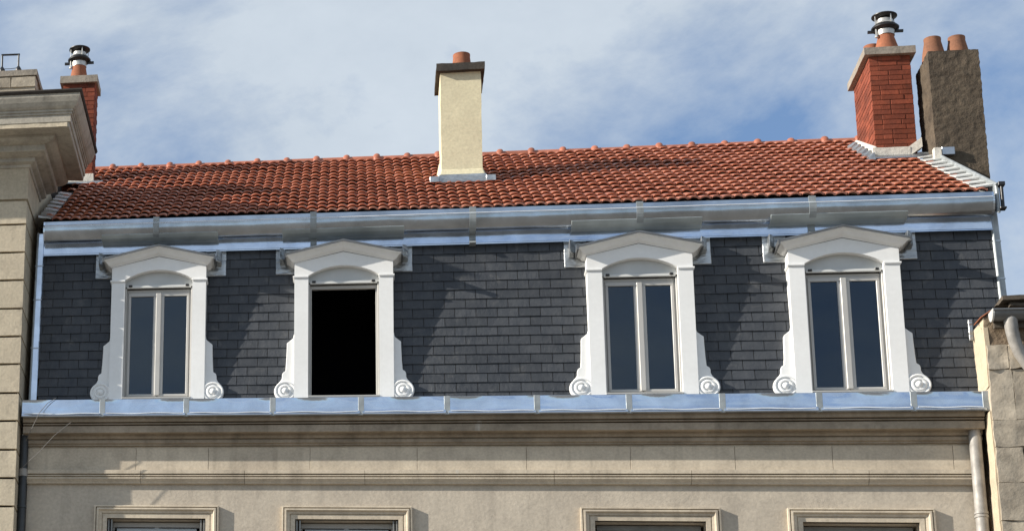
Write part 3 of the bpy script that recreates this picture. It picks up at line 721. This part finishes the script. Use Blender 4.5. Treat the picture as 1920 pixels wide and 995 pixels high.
mk('zinc_apron', B().hexa([(bx0 - .06, 3.22, RZ(3.22) + .075), (bx1 + .18, 3.22, RZ(3.22) + .075), (bx1 + .18, 3.40, 5.10), (bx0 - .06, 3.40, 5.10), (bx0 - .06, 3.22, RZ(3.22) + .10), (bx1 + .18, 3.22, RZ(3.22) + .10), (bx1 + .18, 3.41, 5.20), (bx0 - .06, 3.41, 5.20)]), 'zincdull', cb, bevel=.008)
for k in range(6):
    y = 3.20 + k * .24
    mk('stepped_flashing', B().hexa([(bx0 - .15, y, RZ(y) + .07), (bx0 - .055, y, RZ(y) + .07), (bx0 - .055, y + .26, RZ(y + .26) + .05), (bx0 - .15, y + .26, RZ(y + .26) + .05), (bx0 - .15, y, RZ(y) + .11), (bx0 - .065, y, RZ(y) + .20), (bx0 - .065, y + .26, RZ(y + .26) + .14), (bx0 - .15, y + .26, RZ(y + .26) + .08)]), 'flash', cb)
# left brick chimney
lx0, lx1, ly0, ly1 = -2.13, -1.56, 3.92, 4.42
cl = mk('chimney', B().box(lx0 + .02, lx1 - .02, ly0 + .02, ly1 - .02, 4.9, 7.38), 'brickjoint', house)
cl['label'] = 'narrow red brick chimney with steel cowl at the left end'
brick_stack(cl, lx0, lx1, ly0, ly1, 5.25, 7.42)
mk('cap', rough_box(lx0 - .06, lx1 + .045, ly0 - .06, ly1 + .06, 7.422, 7.56, .006, .10, 9), 'concrete', cl, smooth=35)
pot('chimney_pot', cl, -1.89, 4.16, 7.56, .34, .165, .125); cowl(cl, -1.89, 4.16, 7.92)
mk('mortar_fillet', rough_box(lx0, lx1 + .03, ly0 - .05, ly0 + .04, 5.42, 5.60, .01, .09, 6), 'mortar', cl, smooth=40)
mk('zinc_apron', B().hexa([(-2.06, 3.70, RZ(3.70) + .07), (-1.36, 3.70, RZ(3.70) + .07), (-1.36, 3.90, 5.40), (-2.06, 3.90, 5.40), (-2.06, 3.70, RZ(3.7) + .10), (-1.36, 3.70, RZ(3.7) + .10), (-1.36, 3.90, 5.47), (-2.06, 3.90, 5.47)]), 'flash', cl, bevel=.008)

# ---- rainwater pipes of the house
dl = mk('rainwater_pipe', B().tube([(-2.005, -.06, z_) for z_ in (-.62, -2, -4, -8, GZ + .2)], .062, 14), 'darkpipe', house, smooth=40)
mk('pipe_sleeve', B().tube([(-2.005, -.062, -.60), (-1.99, -.062, -.78)], .045, 10), 'palegrey', dl, smooth=40)
mk('pipe_collar', B().tube([(-2.005, -.06, -1.16), (-2.005, -.06, -1.28)], .07, 14), 'oldpipe', dl, smooth=40)
mk('pipe_collar', B().tube([(-2.005, -.06, -1.75), (-2.005, -.06, -1.79)], .075, 14), 'darkpipe', dl, smooth=40)
dr = mk('rainwater_pipe', B().tube([(11.255, -.10, z_) for z_ in (-.615, -1.2, -2, -4, -8, GZ + .2)], .078, 16), 'oldpipe', house, smooth=40)
for zz in (-1.80, -1.85): mk('pipe_collar', B().tube([(11.255, -.10, zz), (11.255, -.10, zz - .03)], .088, 16), 'oldpipe', dr, smooth=40)

# ================================================================== LEFT NEIGHBOUR
nl = thing('corner_building', 'pale limestone building at the left edge with banded quoins and deep moulded cornice', 'building', (-5, 2, GZ + .17))
EX, FY = -2.07, -.42
mk('wall', B().box(-9, EX - .02, FY + .05, 12, GZ + .17, 4.6), 'quoin', nl)
zj = 3.24; joints = [3.24, 2.823, 2.344, 1.869, 1.388, .92, .456, -.022, -.479, -.949, -1.408, -1.862, -2.32, -2.78, -3.24]
for a, c in zip(joints, joints[1:]):
    z1, z0 = a - .018, c + .018; zm = (a + c) / 2
    mk('quoin_block', rough_box(-3.4 + 2.1, EX + 2.1, FY, .9, z0 - zm, z1 - zm, .006, .16, a), 'quoin', nl, (-2.1, 0, zm), smooth=40)
    mk('quoin_joint', B().box(-3.4 + 2.1, EX - .035 + 2.1, FY + .05, .9, c - .018 - zm, c + .018 - zm), 'ncornice', nl, (-2.1, 0, zm))
mk('frieze_block', rough_box(-4.2, EX + .01, FY - .005, .9, 3.262, 3.80, .006, .18, 31), 'quoin', nl, smooth=40)
nprof = [(.0, 4.70), (.90, 4.66), (.895, 4.605), (.885, 4.58), (.865, 4.53), (.83, 4.47), (.80, 4.44), (.785, 4.435), (.785, 4.40), (.765, 4.395), (.765, 4.36), (.745, 4.355), (.745, 4.235), (.725, 4.23), (.72, 4.155), (.705, 4.15), (.47, 4.165), (.465, 4.12), (.42, 4.09), (.36, 4.07), (.30, 4.062), (.30, 3.975), (.285, 3.96), (.24, 3.955), (.20, 3.94), (.155, 3.93), (.12, 3.925), (.12, 3.865), (.085, 3.85), (.045, 3.84), (.03, 3.80), (.0, 3.79)]
def corner_sweep(pr, yb, xl=-9):
    vs = []; fs = []
    for o_, z_ in pr: vs += [(xl, FY - o_, z_), (EX + o_, FY - o_, z_), (EX + o_, yb, z_)]
    n = len(pr)
    for k in range(n - 1):
        for q in (0, 1): fs.append((k * 3 + q, k * 3 + q + 1, k * 3 + q + 4, k * 3 + q + 3))
    fs.append(tuple(k * 3 + 2 for k in range(n)))
    return B().add(vs, fs)
nc = mk('cornice', corner_sweep(nprof, .95), 'ncornice', nl)
mk('roof_edge', corner_sweep([(.0, 4.76), (.93, 4.715), (.935, 4.69), (.915, 4.655), (.5, 4.68)], 1.0), 'rooftop', nl)
mk('chipped_edge', rough_box(-9, -1.375, FY - .735, FY - .70, 4.158, 4.235, .008, .07, 12), 'quoin', nl, smooth=40)
mk('parapet', B().box(-9, -2.09, .97, 11, 4.6, 5.5), 'rooftop', nl)
nch = mk('chimney', rough_box(-3.6, -2.225, .96, 1.9, 4.7, 6.13, .014, .1, 21), 'rubble', nl, smooth=40)
mk('cap', rough_box(-3.65, -2.19, .92, 1.94, 6.132, 6.235, .006, .12, 22), 'concrete', nch, smooth=40)
for a, c, k in ((-2.62, -2.215, 0), (-3.1, -2.64, 1), (-2.84, -2.215, 2), (-3.4, -2.86, 3)):
    zz = 5.93 if k < 2 else 5.70
    mk('stone_block', rough_box(a, c, .935, 1.2, zz - .0, zz + .18, .010, .07, 40 + k), 'rubble', nch, smooth=40)
for xx in (-2.80, -2.52): mk('bracket_foot', B().lathe(0, 0, [(.05, 0), (.055, .05), (.035, .09), (.016, .12)], 10), 'black', nch, (xx, 1.0, 6.23))
mk('metal_bracket', B().tube([(-2.80, 1.0, 6.28), (-2.805, 1.0, 6.575)], .016, 8).tube([(-2.52, 1.0, 6.28), (-2.525, 1.0, 6.575)], .016, 8).tube([(-2.82, 1.0, 6.575), (-2.505, 1.0, 6.568)], .018, 8).tube([(-2.80, 1.0, 6.31), (-2.66, 1.0, 6.305), (-2.52, 1.0, 6.318)], .006, 6), 'black', nch)

# ================================================================== RIGHT NEIGHBOUR
nr = thing('old_stone_house', 'lower weathered stone house at the right edge with grey gutter and rough chimney', 'house', (14, 3, GZ + .17))
mk('wall', B().box(11.44, 20, -.40, 10, GZ + .17, .92), 'rubble', nr)
mk('side_render', rough_box(11.395, 11.45, -.44, .22, -.08, .93, .010, .07, 51), 'yellow', nr, smooth=40)
mk('lower_side_render', rough_box(11.385, 11.44, -.44, -.15, -4.5, -.44, .012, .08, 52), 'yellow', nr, smooth=40)
zb_ = [.94, .52, .16, -.58, -.97, -1.48, -2.02, -2.6, -3.2]
for k, (a, c) in enumerate(zip(zb_, zb_[1:])):
    xs = [11.40, 11.72 + R_.uniform(-.08, .06), 12.3 + R_.uniform(-.1, .1), 12.9, 13.6]
    if k in (3, 5): xs[1] = 11.86
    am = .034 if k < 2 else .016
    for a2, c2 in zip(xs, xs[1:]):
        mk('stone_block', rough_box(a2 + .004, c2 - .004, -.47 + R_.uniform(-.012, .012) + (.03 if k == 0 else 0), -.2, c + .004, a - .004, am, .06, k * 5 + a2), 'crumble' if k == 0 else 'rubble', nr, smooth=50)
rg = mk('gutter', B().prof([(-.62 + .115 * math.cos(a), .94 + .125 * math.sin(a)) for a in [math.pi + math.pi * q / 10 for q in range(11)]] + [(-.62 + .10 * math.cos(a), .94 + .11 * math.sin(a)) for a in [2 * math.pi - math.pi * q / 10 for q in range(11)]], 11.47, 20), 'deepgrey', nr, smooth=40)
mk('gutter_end', B().prof([(-.62 + .118 * math.cos(a), .94 + .13 * math.sin(a)) for a in [math.pi + math.pi * q / 10 for q in range(11)]] + [(-.505, .965), (-.735, .965)], 11.452, 11.475), 'palegrey', rg)
mk('gutter_bead_or_highlight', B().tube([(11.46, -.735, .945), (20, -.735, .945)], .02, 8), 'deepgrey', rg)
mk('gutter_outlet', B().tube([(11.69, -.62, .90), (11.69, -.62, .78), (11.70, -.61, .66), (11.73, -.58, .52), (11.79, -.53, .36), (11.88, -.50, .20), (11.98, -.50, .04), (12.02, -.50, -.2), (12.02, -.5, -6)], [.085, .085, .082, .08, .075, .072, .07, .07, .07], 14), 'oldpipe', rg, smooth=40)
mk('eaves_board', B().box(11.5, 20, -.56, -.50, .74, .92).box(11.92, 20, -.535, -.47, .50, .56), 'oldtile', nr)
x = 11.60; k = 0
while x < 15.0:
    mk('eaves_tile', rough_box(-.14, .14, -.10, .5, -.03, .03, .012, .07, k), 'oldtile', nr, (x + .14, -.60 + R_.uniform(-.03, .03), 1.15 + R_.uniform(-.012, .012)), smooth=50)
    mk('under_tile', rough_box(-.10, .14, -.08, .5, -.03, .02, .015, .07, k + 60), 'oldtile', nr, (x + .2, -.55, 1.07), smooth=50)
    x += .285; k += 1
mk('roof', B().add([(11.55, -.55, 1.08), (20, -.55, 1.08), (20, 4.5, 2.0), (11.9, 4.5, 2.0)], [(0, 1, 2, 3)]), 'oldtile', nr)
mk('slipped_tile', B().hexa([(11.36, -.46, .92), (11.50, -.46, 1.02), (11.50, -.1, 1.04), (11.36, -.1, .94), (11.36, -.46, .94), (11.50, -.46, 1.045), (11.50, -.1, 1.06), (11.36, -.1, .96)]), 'pot', nr, bevel=.006)
mk('side_flashing', B().box(11.335, 11.39, .06, .10, .78, 1.10), 'flash', nr, bevel=.006)
sc_ = mk('chimney', rough_box(11.81, 12.535, 2.92, 3.75, 3.2, 6.75, .015, .028, 77, 12.), 'roughcast', nr, smooth=60)
mk('chimney_base', B().box(11.87, 12.48, 2.99, 3.68, .6, 3.25), 'roughcast', sc_)
sc_['label'] = 'tall rough dark stone chimney'
pot('chimney_pot', sc_, 11.97, 3.25, 6.72, .41, .172, .122, 'oldpot'); pot('chimney_pot', sc_, 12.32, 3.25, 6.72, .41, .172, .122, 'oldpot')
mk('mortar_fillet', rough_box(11.76, 11.86, 2.82, 2.96, 4.78, 5.02, .018, .05, 81), 'mortar', sc_, smooth=50)
mk('zinc_apron', B().box(11.87, 12.06, 2.84, 2.90, 4.90, 5.04), 'zincdull', sc_, bevel=.01)

# ================================================================== loose cables at the left corner
mk_c = mk('cable', B().tube([(-1.25, -.39, -.50), (-1.50, -.40, -.72), (-1.72, -.40, -.98), (-1.85, -.38, -1.10), (-2.0, -.30, -1.22), (-2.055, -.28, -1.36)], .0055, 6), 'cable', None)
mk_c['label'] = 'thin grey cable slanting down below the zinc gutter to the dark pipe'; mk_c['category'] = 'cable'
mk_d = mk('cable', B().tube([(-1.50, -.37, -.10), (-1.62, -.40, -.19), (-1.74, -.41, -.35), (-1.86, -.36, -.60), (-1.96, -.2, -.74)], .0055, 6), 'cable', None)
mk_d['label'] = 'short dark cable curving over the front of the zinc gutter'; mk_d['category'] = 'cable'
